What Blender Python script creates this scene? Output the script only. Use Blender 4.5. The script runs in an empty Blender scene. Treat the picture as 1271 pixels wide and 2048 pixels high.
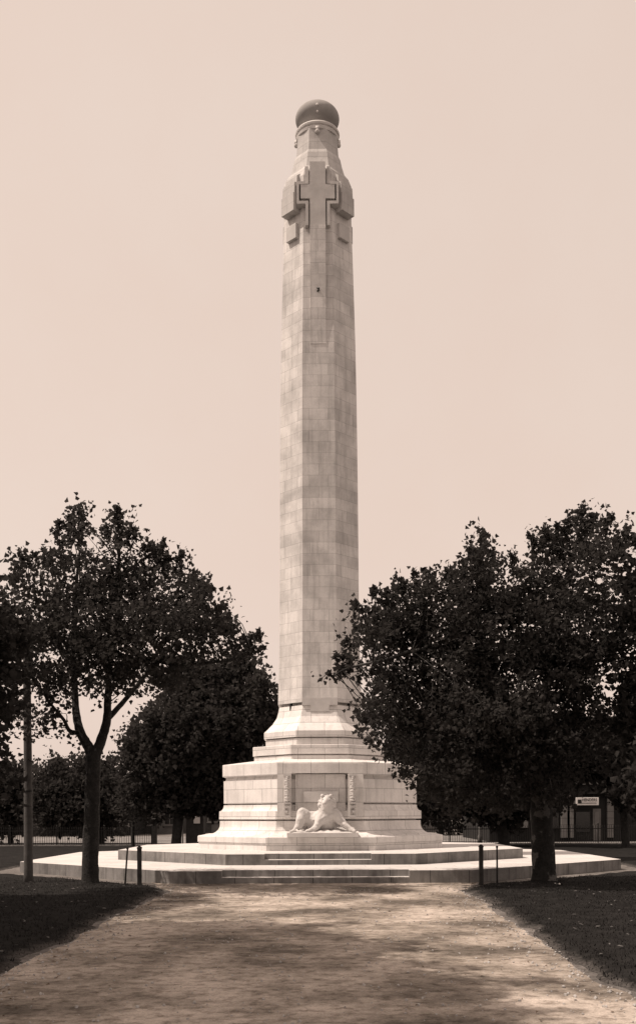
import bpy, bmesh, math, random
import numpy as np
from mathutils import Matrix, Vector, noise

# ------------------------------------------------------------------ camera, sky, sun
SC = bpy.context.scene
COL = SC.collection
D, F, Y0, CAMH, CX, ROLL = 36.7, 2000.0, 1626.0, 1.896, 640.0, 0.0042   # metres / pixels of the 1271x2048 photo
cam_d = bpy.data.cameras.new('camera')
cam = bpy.data.objects.new('camera', cam_d)
COL.objects.link(cam)
cam.matrix_world = Matrix.Translation((0, -D, CAMH)) @ Matrix.Rotation(math.pi/2, 4, 'X') @ Matrix.Rotation(-ROLL, 4, 'Z')
cam_d.sensor_fit = 'AUTO'
cam_d.sensor_width = 36
cam_d.lens = F/2048*36
cam_d.shift_y = (Y0-1024)/2048
cam_d.shift_x = -(CX-635.5)/2048
cam_d.clip_start = 0.1
cam_d.clip_end = 3000
SC.camera = cam

SUN_AZ, SUN_EL = math.radians(-98), math.radians(57)      # azimuth from +Y clockwise: from the left, a little in front
sdir = Vector((math.sin(SUN_AZ)*math.cos(SUN_EL), math.cos(SUN_AZ)*math.cos(SUN_EL), math.sin(SUN_EL)))
W = bpy.data.worlds.new('World')
SC.world = W
W.use_nodes = True
nt = W.node_tree
nt.nodes.clear()
sky = nt.nodes.new('ShaderNodeTexSky')
sky.sky_type = 'NISHITA'
sky.sun_disc = False
sky.sun_elevation = SUN_EL
sky.sun_rotation = SUN_AZ % (2*math.pi)
sky.dust_density = 4
bw = nt.nodes.new('ShaderNodeRGBToBW')
pw = nt.nodes.new('ShaderNodeMath'); pw.operation = 'POWER'; pw.inputs[1].default_value = 0.12
tint = nt.nodes.new('ShaderNodeVectorMath'); tint.operation = 'SCALE'
tint.inputs[0].default_value = (7.35, 6.02, 5.25)            # an even, sepia toned overcast veil
bg = nt.nodes.new('ShaderNodeBackground'); bg.inputs['Strength'].default_value = 0.1
wo = nt.nodes.new('ShaderNodeOutputWorld')
nt.links.new(sky.outputs[0], bw.inputs[0])
nt.links.new(bw.outputs[0], pw.inputs[0])
nt.links.new(pw.outputs[0], tint.inputs['Scale'])
stc = nt.nodes.new('ShaderNodeTexCoord')                    # faint unevenness of the veil of cloud
sn = nt.nodes.new('ShaderNodeTexNoise')
sn.inputs['Scale'].default_value = 2.6
sn.inputs['Detail'].default_value = 7
sn.inputs['Roughness'].default_value = .6
srp = nt.nodes.new('ShaderNodeValToRGB')
srp.color_ramp.elements[0].position, srp.color_ramp.elements[0].color = .32, (.975, .945, .93, 1)
srp.color_ramp.elements[1].position, srp.color_ramp.elements[1].color = .66, (1.0, 1.0, 1.0, 1)
smx = nt.nodes.new('ShaderNodeVectorMath'); smx.operation = 'MULTIPLY'
nt.links.new(stc.outputs['Generated'], sn.inputs['Vector'])
nt.links.new(sn.outputs[0], srp.inputs[0])
nt.links.new(tint.outputs[0], smx.inputs[0])
nt.links.new(srp.outputs[0], smx.inputs[1])
nt.links.new(smx.outputs[0], bg.inputs['Color'])
nt.links.new(bg.outputs[0], wo.inputs[0])

sun_d = bpy.data.lights.new('sun', 'SUN')
sun_d.energy = 4.6
sun_d.angle = math.radians(0.6)
sun_d.color = (1.0, 0.85, 0.73)
sun = bpy.data.objects.new('sun', sun_d)
COL.objects.link(sun)
sun.rotation_euler = sdir.to_track_quat('Z', 'Y').to_euler()

SC.view_settings.view_transform = 'Standard'
SC.view_settings.look = 'None'
SC.view_settings.exposure = 0.0
SC.view_settings.gamma = 1.0
SC.cycles.max_bounces = 6
SC.cycles.diffuse_bounces = 4


# ------------------------------------------------------------------ measuring helpers
def at(px, py, Y):
    """photo pixel -> world point on the vertical plane y = Y"""
    dx, du = px-CX, Y0-py
    X, U = dx+ROLL*du, du-ROLL*dx
    d = Y+D
    return Vector((X*d/F, Y, CAMH+U*d/F))


C8, S8 = math.cos(math.pi/8), math.sin(math.pi/8)


def rw(w):                       # circumradius of the octagon whose silhouette half width is w pixels
    return D*(w/F)/(C8+S8*w/F)


def zs(y, r):                    # height of a silhouette point of an octagon of circumradius r
    return CAMH+(Y0-y)/F*(D-S8*r)


def zf(y, r):                    # height of a point on its front face
    return CAMH+(Y0-y)/F*(D-C8*r)


# ------------------------------------------------------------------ mesh helpers
def link(name, mesh, mats=None, parent=None):
    o = bpy.data.objects.new(name, mesh)
    COL.objects.link(o)
    for m in (mats if isinstance(mats, (list, tuple)) else [mats]):
        if m is not None:
            mesh.materials.append(m)
    if parent is not None:
        o.parent = parent
    return o


def wall_uv(me):
    uv = me.uv_layers.new(name='uv')
    co = [v.co for v in me.vertices]
    for p in me.polygons:
        n = p.normal
        if abs(n.z) > 0.85:
            t, b = Vector((1, 0, 0)), Vector((0, 1, 0))
        else:
            t = Vector((-n.y, n.x, 0)).normalized()
            b = Vector((0, 0, 1))
        for li in p.loop_indices:
            c = co[me.loops[li].vertex_index]
            uv.data[li].uv = (c.dot(t), c.dot(b))


def finish(bm, name, mats, parent=None, smooth=False, bevel=0.0, loc=None):
    if bevel:
        es = [e for e in bm.edges if len(e.link_faces) == 2 and e.calc_face_angle(0) > 0.5]
        bmesh.ops.bevel(bm, geom=es, offset=bevel, segments=2, affect='EDGES', profile=0.5, clamp_overlap=True)
    bmesh.ops.recalc_face_normals(bm, faces=bm.faces)
    me = bpy.data.meshes.new(name)
    bm.to_mesh(me)
    bm.free()
    if smooth:
        for p in me.polygons:
            p.use_smooth = True
    wall_uv(me)
    o = link(name, me, mats, parent)
    if loc is not None:
        o.location = loc
    return o


def loft(prof, n=8, bm=None, cap_bottom=True, cap_top=True, cxy=(0, 0)):
    """stack of regular n-gon rings (radius, z); the flat side faces the camera"""
    bm = bm or bmesh.new()
    rings = []
    for r, z in prof:
        ring = []
        for k in range(n):
            a = -math.pi/2+math.pi/n+2*math.pi*k/n
            ring.append(bm.verts.new((cxy[0]+r*math.cos(a), cxy[1]+r*math.sin(a), z)))
        rings.append(ring)
    for a, b in zip(rings, rings[1:]):
        for k in range(n):
            bm.faces.new((a[k], a[(k+1) % n], b[(k+1) % n], b[k]))
    if cap_bottom:
        bm.faces.new(rings[0][::-1])
    if cap_top:
        bm.faces.new(rings[-1])
    return bm


def lathe(prof, seg=40, bm=None, cxy=(0, 0)):
    return loft(prof, seg, bm, True, True, cxy)


def cells(xs, zs_, mask, y0, y1, bm=None, xf=None):
    """a flat pattern of cells given a real thickness from y0 to y1; mask rows run from the top down"""
    bm = bm or bmesh.new()
    zs_ = list(zs_)
    nx, nz = len(xs)-1, len(zs_)-1
    vc = {}

    def v(i, k, y):
        key = (i, k, y)
        if key not in vc:
            p = Vector((xs[i], y, zs_[k]))
            vc[key] = bm.verts.new(xf @ p if xf else p)
        return vc[key]

    def on(i, k):
        return 0 <= i < nx and 0 <= k < nz and mask[k][i] not in ' .'
    for k in range(nz):
        for i in range(nx):
            if not on(i, k):
                continue
            bm.faces.new((v(i, k, y0), v(i+1, k, y0), v(i+1, k+1, y0), v(i, k+1, y0)))
            bm.faces.new((v(i, k, y1), v(i, k+1, y1), v(i+1, k+1, y1), v(i+1, k, y1)))
            for (di, dk, a, b) in ((-1, 0, (i, k), (i, k+1)), (1, 0, (i+1, k), (i+1, k+1)),
                                   (0, -1, (i, k), (i+1, k)), (0, 1, (i, k+1), (i+1, k+1))):
                if not on(i+di, k+dk):
                    bm.faces.new((v(*a, y0), v(*b, y0), v(*b, y1), v(*a, y1)))
    return bm


def box(bm, c, s, rot=None):
    m = Matrix.Translation(c) @ (rot.to_4x4() if rot else Matrix()) @ Matrix.Diagonal((s[0], s[1], s[2], 1))
    bmesh.ops.create_cube(bm, size=1, matrix=m)
    return bm


def tube(bm, pts, radii, seg=8, cap=True, wob=0.0, seed=0):
    rng = random.Random(seed)
    pts = [Vector(p) for p in pts]
    rings = []
    for i, p in enumerate(pts):
        t = (pts[min(i+1, len(pts)-1)]-pts[max(i-1, 0)]).normalized()
        u = t.cross(Vector((0.31, 0.95, 0.05))).normalized()
        w = t.cross(u)
        ring = []
        for k in range(seg):
            a = 2*math.pi*k/seg
            rr = radii[i]*(1+wob*(rng.random()-.5))
            ring.append(bm.verts.new(p+(u*math.cos(a)+w*math.sin(a))*rr))
        rings.append(ring)
    for a, b in zip(rings, rings[1:]):
        for k in range(seg):
            bm.faces.new((a[k], a[(k+1) % seg], b[(k+1) % seg], b[k]))
    if cap:
        bm.faces.new(rings[0][::-1])
        bm.faces.new(rings[-1])
    return bm


def spline(pts, n=5):
    pts = [Vector(p) for p in pts]
    P = [pts[0]]+pts+[pts[-1]]
    out = []
    for i in range(1, len(P)-2):
        p0, p1, p2, p3 = P[i-1:i+3]
        for k in range(n):
            t = k/n
            out.append(.5*((2*p1)+(p2-p0)*t+(2*p0-5*p1+4*p2-p3)*t*t+(3*p1-p0-3*p2+p3)*t**3))
    out.append(pts[-1])
    return out


def limb(bm, pts, r0, r1, seg=9, seed=0, flare=0.0):
    sp = spline(pts, 6)
    n = len(sp)-1
    rr = []
    for i in range(n+1):
        t = i/n
        rr.append(r0+(r1-r0)*t+flare*max(0, 1-t*5)**2)
    return tube(bm, sp, rr, seg, True, 0.12, seed)


def mesh_np(name, verts, quads):
    me = bpy.data.meshes.new(name)
    nv, nq = len(verts), len(quads)
    me.vertices.add(nv)
    me.vertices.foreach_set('co', verts.astype(np.float32).ravel())
    me.loops.add(nq*4)
    me.loops.foreach_set('vertex_index', quads.astype(np.int32).ravel())
    me.polygons.add(nq)
    me.polygons.foreach_set('loop_start', np.arange(0, nq*4, 4, dtype=np.int32))
    me.polygons.foreach_set('loop_total', np.full(nq, 4, dtype=np.int32))
    me.update()
    return me


def tag(o, label=None, cat=None, group=None, kind=None):
    if label: o['label'] = label
    if cat: o['category'] = cat
    if group: o['group'] = group
    if kind: o['kind'] = kind
    return o


def thing(name, loc, label, cat, group=None):
    o = bpy.data.objects.new(name, None)
    COL.objects.link(o)
    o.location = loc
    o.empty_display_size = 0.3
    return tag(o, label, cat, group)


# ------------------------------------------------------------------ materials
def base_mat(name, rough=0.8, spec=0.25):
    m = bpy.data.materials.new(name)
    m.use_nodes = True
    b = m.node_tree.nodes['Principled BSDF']
    b.inputs['Roughness'].default_value = rough
    b.inputs['Specular IOR Level'].default_value = spec
    return m, m.node_tree, b


def N(nt, kind, **kw):
    n = nt.nodes.new(kind)
    for k, v in kw.items():
        if hasattr(n, k):
            setattr(n, k, v)
        else:
            n.inputs[k].default_value = v
    return n


def ramp(nt, fac, stops):
    r = nt.nodes.new('ShaderNodeValToRGB')
    el = r.color_ramp.elements
    while len(el) < len(stops):
        el.new(0.5)
    for e, (p, c) in zip(el, stops):
        e.position = p
        e.color = c if len(c) == 4 else (*c, 1)
    nt.links.new(fac, r.inputs[0])
    return r


def mixc(nt, mode, a, b, fac=1.0):
    m = nt.nodes.new('ShaderNodeMix')
    m.data_type = 'RGBA'
    m.blend_type = mode
    for sock, val in ((m.inputs[0], fac), (m.inputs[6], a), (m.inputs[7], b)):
        if isinstance(val, (int, float)):
            sock.default_value = val
        elif isinstance(val, tuple):
            sock.default_value = (*val, 1)
        else:
            nt.links.new(val, sock)
    return m.outputs[2]


def g(v, warm=1.0):
    return (v, v*(1-.035*warm), v*(1-.06*warm))


def mat_noise(name, c1, c2, scale=3.0, rough=.85, bump=.3, bscale=40.0, detail=6, spec=.2, dist=.02):
    m, t, b = base_mat(name, rough, spec)
    tc = N(t, 'ShaderNodeTexCoord')
    n1 = N(t, 'ShaderNodeTexNoise', Scale=scale, Detail=detail, Roughness=.65)
    t.links.new(tc.outputs['Object'], n1.inputs['Vector'])
    r = ramp(t, n1.outputs[0], [(.3, c1), (.7, c2)])
    t.links.new(r.outputs[0], b.inputs['Base Color'])
    if bump:
        n2 = N(t, 'ShaderNodeTexNoise', Scale=bscale, Detail=5)
        t.links.new(tc.outputs['Object'], n2.inputs['Vector'])
        bp = N(t, 'ShaderNodeBump', Strength=bump, Distance=dist)
        t.links.new(n2.outputs[0], bp.inputs['Height'])
        t.links.new(bp.outputs[0], b.inputs['Normal'])
    return m


def mat_masonry(name, c1, c2, mortar, bw_, rh, off=.5, msize=.006, stain=.35, squash=1.0, shift=(0, 0)):
    m, t, b = base_mat(name, .75, .25)
    uv = N(t, 'ShaderNodeUVMap', uv_map='uv')
    mp = N(t, 'ShaderNodeMapping')
    mp.inputs['Location'].default_value = (shift[0], shift[1], 0)
    t.links.new(uv.outputs[0], mp.inputs[0])
    br = N(t, 'ShaderNodeTexBrick', offset=off, offset_frequency=2, squash=squash, squash_frequency=3)
    t.links.new(mp.outputs[0], br.inputs['Vector'])
    br.inputs['Color1'].default_value = (*c1, 1)
    br.inputs['Color2'].default_value = (*c2, 1)
    br.inputs['Mortar'].default_value = (*mortar, 1)
    br.inputs['Scale'].default_value = 1
    br.inputs['Mortar Size'].default_value = msize
    br.inputs['Mortar Smooth'].default_value = .3
    br.inputs['Bias'].default_value = -.25
    br.inputs['Brick Width'].default_value = bw_
    br.inputs['Row Height'].default_value = rh
    tc = N(t, 'ShaderNodeTexCoord')
    n1 = N(t, 'ShaderNodeTexNoise', Scale=1.1, Detail=8, Roughness=.62)
    t.links.new(tc.outputs['Object'], n1.inputs['Vector'])
    r1 = ramp(t, n1.outputs[0], [(.32, (1-stain,)*3), (.6, (1, 1, 1))])
    col = mixc(t, 'MULTIPLY', br.outputs['Color'], r1.outputs[0], 1.0)
    # rain streaks: noise stretched along the height
    mp2 = N(t, 'ShaderNodeMapping')
    mp2.inputs['Scale'].default_value = (7, 7, .55)
    t.links.new(tc.outputs['Object'], mp2.inputs[0])
    n2 = N(t, 'ShaderNodeTexNoise', Scale=1, Detail=4, Roughness=.6)
    t.links.new(mp2.outputs[0], n2.inputs['Vector'])
    r2 = ramp(t, n2.outputs[0], [(.34, (1-stain*.7,)*3), (.52, (1, 1, 1))])
    col = mixc(t, 'MULTIPLY', col, r2.outputs[0], .8)
    n3 = N(t, 'ShaderNodeTexNoise', Scale=26, Detail=6, Roughness=.7)
    t.links.new(tc.outputs['Object'], n3.inputs['Vector'])
    r3 = ramp(t, n3.outputs[0], [(.3, (.86, .86, .86)), (.7, (1.06, 1.06, 1.06))])
    col = mixc(t, 'MULTIPLY', col, r3.outputs[0], .9)
    t.links.new(col, b.inputs['Base Color'])
    ad = N(t, 'ShaderNodeMath', operation='MULTIPLY_ADD')
    t.links.new(br.outputs['Fac'], ad.inputs[0])
    ad.inputs[1].default_value = -1.2
    t.links.new(n3.outputs[0], ad.inputs[2])
    bp = N(t, 'ShaderNodeBump', Strength=.35, Distance=.012)
    t.links.new(ad.outputs[0], bp.inputs['Height'])
    t.links.new(bp.outputs[0], b.inputs['Normal'])
    return m


M = {}
M['shaft'] = mat_masonry('marble_shaft', g(.74), g(.56), g(.46), .66, .395, msize=.007, stain=.32, squash=2.0)
M['base'] = mat_masonry('marble_base', g(.80), g(.70), g(.38), .92, .47, msize=.009, stain=.2, shift=(.3, .1))
M['head'] = mat_masonry('marble_head', g(.55), g(.46), g(.32), .9, .62, msize=.006, stain=.22)
M['plain'] = mat_noise('marble_carved', g(.50), g(.66), 2.2, .7, .25, 30, spec=.25)
M['step'] = mat_masonry('dark_grey_stone', g(.27), g(.19), g(.09), 1.05, 1.5, off=0, msize=.012, stain=.5, shift=(.2, .2))
M['tread'] = mat_masonry('pale_tread_stone', g(.66), g(.58), g(.4), 1.3, .9, off=.5, msize=.008, stain=.12)
M['carved_head'] = mat_noise('carved_head', g(.44), g(.56), 2.2, .8, .25, 30)
M['ball'] = mat_noise('dark_stone', g(.27), g(.36), 1.6, .95, .2, 24, spec=.05)
M['metal'] = mat_noise('black_iron', g(.015), g(.03), 8, .5, .1, 60)
M['bark'] = mat_noise('bark', g(.016), g(.042), 5, .95, 1.0, 22, dist=.05)


def mat_mottled():
    m = mat_noise('mottled_bark', g(.016), g(.042), 5, .95, 1.0, 22, dist=.05)
    t = m.node_tree
    b = t.nodes['Principled BSDF']
    src = b.inputs['Base Color'].links[0].from_socket
    tc = N(t, 'ShaderNodeTexCoord')
    n = N(t, 'ShaderNodeTexNoise', Scale=2.6, Detail=3, Roughness=.5)
    t.links.new(tc.outputs['Object'], n.inputs['Vector'])
    r = ramp(t, n.outputs[0], [(.56, (0, 0, 0)), (.60, (1, 1, 1))])
    c = mixc(t, 'MIX', src, g(.12), r.outputs[0])
    t.links.new(c, b.inputs['Base Color'])
    return m


M['bark_mottled'] = mat_mottled()
M['pole_wood'] = mat_noise('weathered_pole', g(.06), g(.11), 4, .9, .5, 30)
M['post_wood'] = mat_noise('dark_post', g(.03), g(.055), 5, .9, .4, 30)


def mat_leaf(name, c1, c2):
    m = mat_noise(name, c1, c2, .8, .85, 0, spec=.05)
    t = m.node_tree
    b = t.nodes['Principled BSDF']
    out = [n for n in t.nodes if n.type == 'OUTPUT_MATERIAL'][0]
    src = b.inputs['Base Color'].links[0].from_socket
    tr = N(t, 'ShaderNodeBsdfTranslucent')
    t.links.new(src, tr.inputs['Color'])
    mx = N(t, 'ShaderNodeMixShader')
    mx.inputs[0].default_value = .45
    t.links.new(b.outputs[0], mx.inputs[1])
    t.links.new(tr.outputs[0], mx.inputs[2])
    t.links.new(mx.outputs[0], out.inputs['Surface'])
    return m


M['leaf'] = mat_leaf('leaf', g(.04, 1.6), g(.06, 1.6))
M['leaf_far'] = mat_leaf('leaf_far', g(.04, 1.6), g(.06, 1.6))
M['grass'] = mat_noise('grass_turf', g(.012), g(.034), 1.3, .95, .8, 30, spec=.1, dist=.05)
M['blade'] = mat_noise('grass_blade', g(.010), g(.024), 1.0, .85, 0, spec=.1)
M['brick'] = mat_noise('dark_brick', g(.014), g(.026), 1.0, .9, .3, 20)  # one even, very dark brick tone
M['pale'] = mat_noise('pale_render', g(.13), g(.20), 1.0, .85, .2, 15)
M['grey'] = mat_noise('grey_board', g(.10), g(.17), 1.0, .85, .2, 15)
M['roof'] = mat_noise('slate_roof', g(.06), g(.10), 2.0, .8, .3, 20)
M['rust'] = mat_noise('worn_lawn_leaf', g(.07), g(.14), 2, .9, 0)
M['glass'] = mat_noise('dark_glass', g(.02), g(.03), 1.0, .15, 0, spec=.5)
M['white'] = mat_noise('white_paint', g(.7), g(.8), 2.0, .6, 0)
M['ink'] = mat_noise('black_paint', g(.02), g(.03), 2.0, .6, 0)
M['paper'] = mat_noise('paper', g(.7), g(.8), 8.0, .8, 0)
M['pebble'] = mat_noise('pebble', g(.26), g(.48), 6.0, .9, .2, 60)
M['dead_leaf'] = mat_noise('dead_leaf', (.10, .075, .055), (.17, .13, .10), 3.0, .9, 0)


def mat_dirt(name, cs, fine=60):
    """trodden gravel: broad worn and darker patches (painted shade on the path), grit, darker clods"""
    m, t, b = base_mat(name, .95, .1)
    tc = N(t, 'ShaderNodeTexCoord')
    na = N(t, 'ShaderNodeTexNoise', Scale=.42, Detail=10, Roughness=.66)
    nb = N(t, 'ShaderNodeTexNoise', Scale=5.5, Detail=8, Roughness=.7)
    nc = N(t, 'ShaderNodeTexNoise', Scale=fine, Detail=4, Roughness=.7)
    vo = N(t, 'ShaderNodeTexVoronoi', Scale=26.0)
    for n in (na, nb, nc, vo):
        t.links.new(tc.outputs['Object'], n.inputs['Vector'])
    ra = ramp(t, na.outputs[0], [(.40, cs[0]), (.49, cs[1]), (.60, cs[2])])
    rb = ramp(t, nb.outputs[0], [(.36, (.5, .48, .46)), (.52, (1, 1, 1)), (.7, (1.14, 1.14, 1.14))])
    rc = ramp(t, nc.outputs[0], [(.3, (.62, .62, .62)), (.66, (1.2, 1.2, 1.2))])
    rv = ramp(t, vo.outputs['Distance'], [(.04, (.72, .7, .68)), (.2, (1, 1, 1))])
    c = mixc(t, 'MULTIPLY', ra.outputs[0], rb.outputs[0], 1.0)
    c = mixc(t, 'MULTIPLY', c, rc.outputs[0], .8)
    c = mixc(t, 'MULTIPLY', c, rv.outputs[0], .5)
    t.links.new(c, b.inputs['Base Color'])
    ad = N(t, 'ShaderNodeMath', operation='MULTIPLY_ADD')
    t.links.new(nb.outputs[0], ad.inputs[0]); ad.inputs[1].default_value = 2.0
    t.links.new(nc.outputs[0], ad.inputs[2])
    bp = N(t, 'ShaderNodeBump', Strength=.7, Distance=.025)
    t.links.new(ad.outputs[0], bp.inputs['Height'])
    t.links.new(bp.outputs[0], b.inputs['Normal'])
    return m


M['dirt'] = mat_dirt('bare_earth', [g(.12, 2), g(.17, 2), g(.22, 2)])
M['path'] = mat_dirt('gravel_path', [(.15, .13, .112), (.33, .288, .248), (.58, .51, .45)])  # dark to pale spread also puts dappled tree shade into the worn gravel
M['road'] = mat_dirt('dusty_road', [g(.17), g(.22), g(.27)], 20)



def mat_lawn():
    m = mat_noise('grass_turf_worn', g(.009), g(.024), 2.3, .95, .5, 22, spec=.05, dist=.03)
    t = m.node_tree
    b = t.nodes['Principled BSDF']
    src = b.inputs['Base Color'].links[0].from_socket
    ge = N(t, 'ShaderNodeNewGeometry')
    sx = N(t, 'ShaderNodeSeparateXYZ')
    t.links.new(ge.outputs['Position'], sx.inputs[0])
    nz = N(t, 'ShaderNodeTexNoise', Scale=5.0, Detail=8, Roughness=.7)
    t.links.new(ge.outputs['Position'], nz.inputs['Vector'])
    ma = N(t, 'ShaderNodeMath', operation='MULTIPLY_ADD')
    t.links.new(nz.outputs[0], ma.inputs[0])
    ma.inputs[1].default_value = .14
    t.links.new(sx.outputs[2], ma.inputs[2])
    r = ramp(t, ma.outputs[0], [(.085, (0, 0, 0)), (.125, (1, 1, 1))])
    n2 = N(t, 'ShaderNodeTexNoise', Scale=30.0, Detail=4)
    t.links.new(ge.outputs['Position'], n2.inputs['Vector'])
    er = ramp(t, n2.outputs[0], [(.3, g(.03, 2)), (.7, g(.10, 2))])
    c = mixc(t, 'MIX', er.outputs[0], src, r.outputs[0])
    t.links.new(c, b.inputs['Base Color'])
    return m


M['grass'] = mat_lawn()

# ------------------------------------------------------------------ ground, path, road, lawn
rng = random.Random(7)


def sheet(name, pts, mat, z):
    bm = bmesh.new()
    bm.faces.new([bm.verts.new((x, y, z)) for x, y in pts])
    return tag(finish(bm, name, mat), kind='structure')


sheet('ground', [(-900, -300), (900, -300), (900, 1500), (-900, 1500)], M['dirt'], 0)


def edge_noise(y, s):
    return .22*noise.noise((s*3.1, y*.35, 0))+.10*noise.noise((s*5.7, y*1.7, 1))


def path_half(y, side):
    a = 3.72 if side < 0 else 3.55-.028*max(0, -10-y)
    if y > -12.6:
        a += (y+12.6)*.25
    return a+edge_noise(y, side)


ys = [-60+.25*i for i in range(int((-9.0+60)/.25)+1)]
left = [(-path_half(y, -1), y) for y in ys]
right = [(path_half(y, 1), y) for y in ys]
pb = bmesh.new()
pv = [[pb.verts.new((lx+(rx-lx)*k/12, y, .006)) for k in range(13)] for (lx, y), (rx, _) in zip(left, right)]
for a, b in zip(pv, pv[1:]):
    for k in range(12):
        pb.faces.new((a[k], a[k+1], b[k+1], b[k]))
tag(finish(pb, 'path', M['path']), kind='structure')
sheet('road', [(-160, 23.5), (160, 23.5), (160, 46), (-160, 46)], M['road'], .008)


def oct_dist(x, y, R):                # how far outside the octagonal terrace (negative = inside)
    best = -1e9
    for k in range(8):
        a = k*math.pi/4
        best = max(best, x*math.cos(a)+y*math.sin(a)-R*C8)
    return best


def sst(a, b, x):
    t = min(1, max(0, (x-a)/(b-a)))
    return t*t*(3-2*t)


RL = rw(600)


def lawn_h(x, y):
    side = -1 if x < 0 else 1
    e1 = abs(x)-path_half(min(y, -9), side) if y < -8 else 9
    e2 = oct_dist(x, y, RL)-.85-.15*noise.noise((x*.8, y*.8, 3)) if y < 3 else oct_dist(x, y, RL)-.3
    e3 = 20.6-y
    e = min(e1, e2, e3)
    e += .22*noise.noise((x*1.1, y*1.1, 6))+.12*noise.noise((x*3, y*3, 5))
    return -.06+(.14*sst(-.22, .5, e))+.03*noise.noise((x*.5, y*.5, 8))*sst(0, .6, e)+.012*noise.noise((x*4, y*4, 2))


bm = bmesh.new()
xs_ = [-40+.5*i for i in range(52)]+[-14+.2*i for i in range(141)]+[14.5+.5*i for i in range(52)]
ys_ = [-44+.2*i for i in range(190)]+[-6+.5*i for i in range(55)]
grid = [[bm.verts.new((x, y, lawn_h(x, y))) for x in xs_] for y in ys_]
for j in range(len(ys_)-1):
    for i in range(len(xs_)-1):
        q = (grid[j][i], grid[j][i+1], grid[j+1][i+1], grid[j+1][i])
        if max(v.co.z for v in q) > -.03:
            bm.faces.new(q)
for v in [v for v in bm.verts if not v.link_faces]:
    bm.verts.remove(v)
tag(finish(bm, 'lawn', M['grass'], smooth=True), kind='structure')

# grass blades on the near lawn
R_ = np.random.default_rng(5)


def blades():
    vs, qs = [], []
    n = 0
    for _ in range(52000):
        y = -30+22*R_.random()**1.3
        d = y+D
        x = (R_.random()*2-1)*(.34*d+.6)
        h = lawn_h(x, y)
        if R_.random() > (h+.02)/.07:
            continue
        h = max(h, 0)
        L = .018+.035*R_.random()**2
        a = R_.random()*6.283
        w = .004+.005*R_.random()
        lx, ly = math.cos(a)*w, math.sin(a)*w
        bx, by = (R_.random()-.5)*L*2.2, (R_.random()-.5)*L*2.2
        vs += [(x-lx, y-ly, h-.01), (x+lx, y+ly, h-.01), (x+lx*.6+bx*.4, y+ly*.6+by*.4, h+L*.6), (x-lx*.6+bx*.4, y-ly*.6+by*.4, h+L*.6),
               (x+bx+lx*.1, y+by+ly*.1, h+L), (x+bx-lx*.1, y+by-ly*.1, h+L)]
        qs += [(n, n+1, n+2, n+3), (n+3, n+2, n+4, n+5)]
        n += 6
    return mesh_np('grass', np.array(vs), np.array(qs))


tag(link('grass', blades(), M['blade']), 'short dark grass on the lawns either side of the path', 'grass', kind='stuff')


def grit():
    bm = bmesh.new()
    rr = random.Random(11)
    for _ in range(2600):
        y = -29+19*rr.random()**1.2
        s = -1 if rr.random() < .5 else 1
        x = s*(path_half(y, s)*min(1, abs(rr.gauss(.0, .6))+.05))
        if rr.random() < .45:
            x = s*(path_half(y, s)-abs(rr.gauss(0, .35)))
        if oct_dist(x, y, RL) < .3:
            continue
        r = .006+.014*rr.random()**2.5
        ret = bmesh.ops.create_icosphere(bm, subdivisions=1, radius=r, matrix=Matrix.Translation((x, y, .008+r*.3)))
        for v in ret['verts']:
            v.co += Vector((rr.random()-.5, rr.random()-.5, rr.random()-.5))*r*.7
    return bm


tag(finish(grit(), 'gravel', M['pebble']), 'loose gravel scattered over the earth path', 'gravel', kind='stuff')


def litter():
    bm = bmesh.new()
    rr = random.Random(12)
    for _ in range(320):
        y = -29+19*rr.random()
        s = -1 if rr.random() < .5 else 1
        x = s*(path_half(y, s)-.1-abs(rr.gauss(0, .9)))
        if abs(x) > path_half(y, s) or oct_dist(x, y, RL) < .15:
            continue
        L = .015+.025*rr.random()
        a = rr.random()*6.28
        c, s_ = math.cos(a)*L, math.sin(a)*L
        z = .014
        bm.faces.new([bm.verts.new(p) for p in ((x-c, y-s_, z), (x+s_*.5, y-c*.5, z+.02*rr.random()), (x+c, y+s_, z+.015*rr.random()), (x-s_*.5, y+c*.5, z+.02*rr.random()))])
    return bm


tag(finish(litter(), 'leaf_litter', M['dead_leaf']), 'small fallen leaves along the path edges', 'leaves', kind='stuff')



def lawn_litter():
    bm = bmesh.new()
    rr = random.Random(15)
    for _ in range(420):
        y = -27+18*rr.random()
        x = rr.choice((-1, 1))*(3.4+5*rr.random())
        h = lawn_h(x, y)
        if h < .01:
            continue
        L = .02+.035*rr.random()
        a = rr.random()*6.28
        c, s_ = math.cos(a)*L, math.sin(a)*L
        z = h+.03
        bm.faces.new([bm.verts.new(p) for p in ((x-c, y-s_, z), (x+s_*.6, y-c*.6, z+.02*rr.random()), (x+c, y+s_, z+.02*rr.random()), (x-s_*.6, y+c*.6, z+.02*rr.random()))])
    return bm


tag(finish(lawn_litter(), 'fallen_leaves', M['rust']), 'dry fallen leaves scattered on the dark lawns', 'leaves', kind='stuff')

# ------------------------------------------------------------------ the monument
mon = thing('war_monument', (0, 0, 0), 'tall pale stone octagonal column with a dark ball on top, cross and stepped base', 'monument')
R1, R2, R3, R4 = rw(600), rw(404), rw(245), rw(193)
Z1, Z2 = .345, .672


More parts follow.
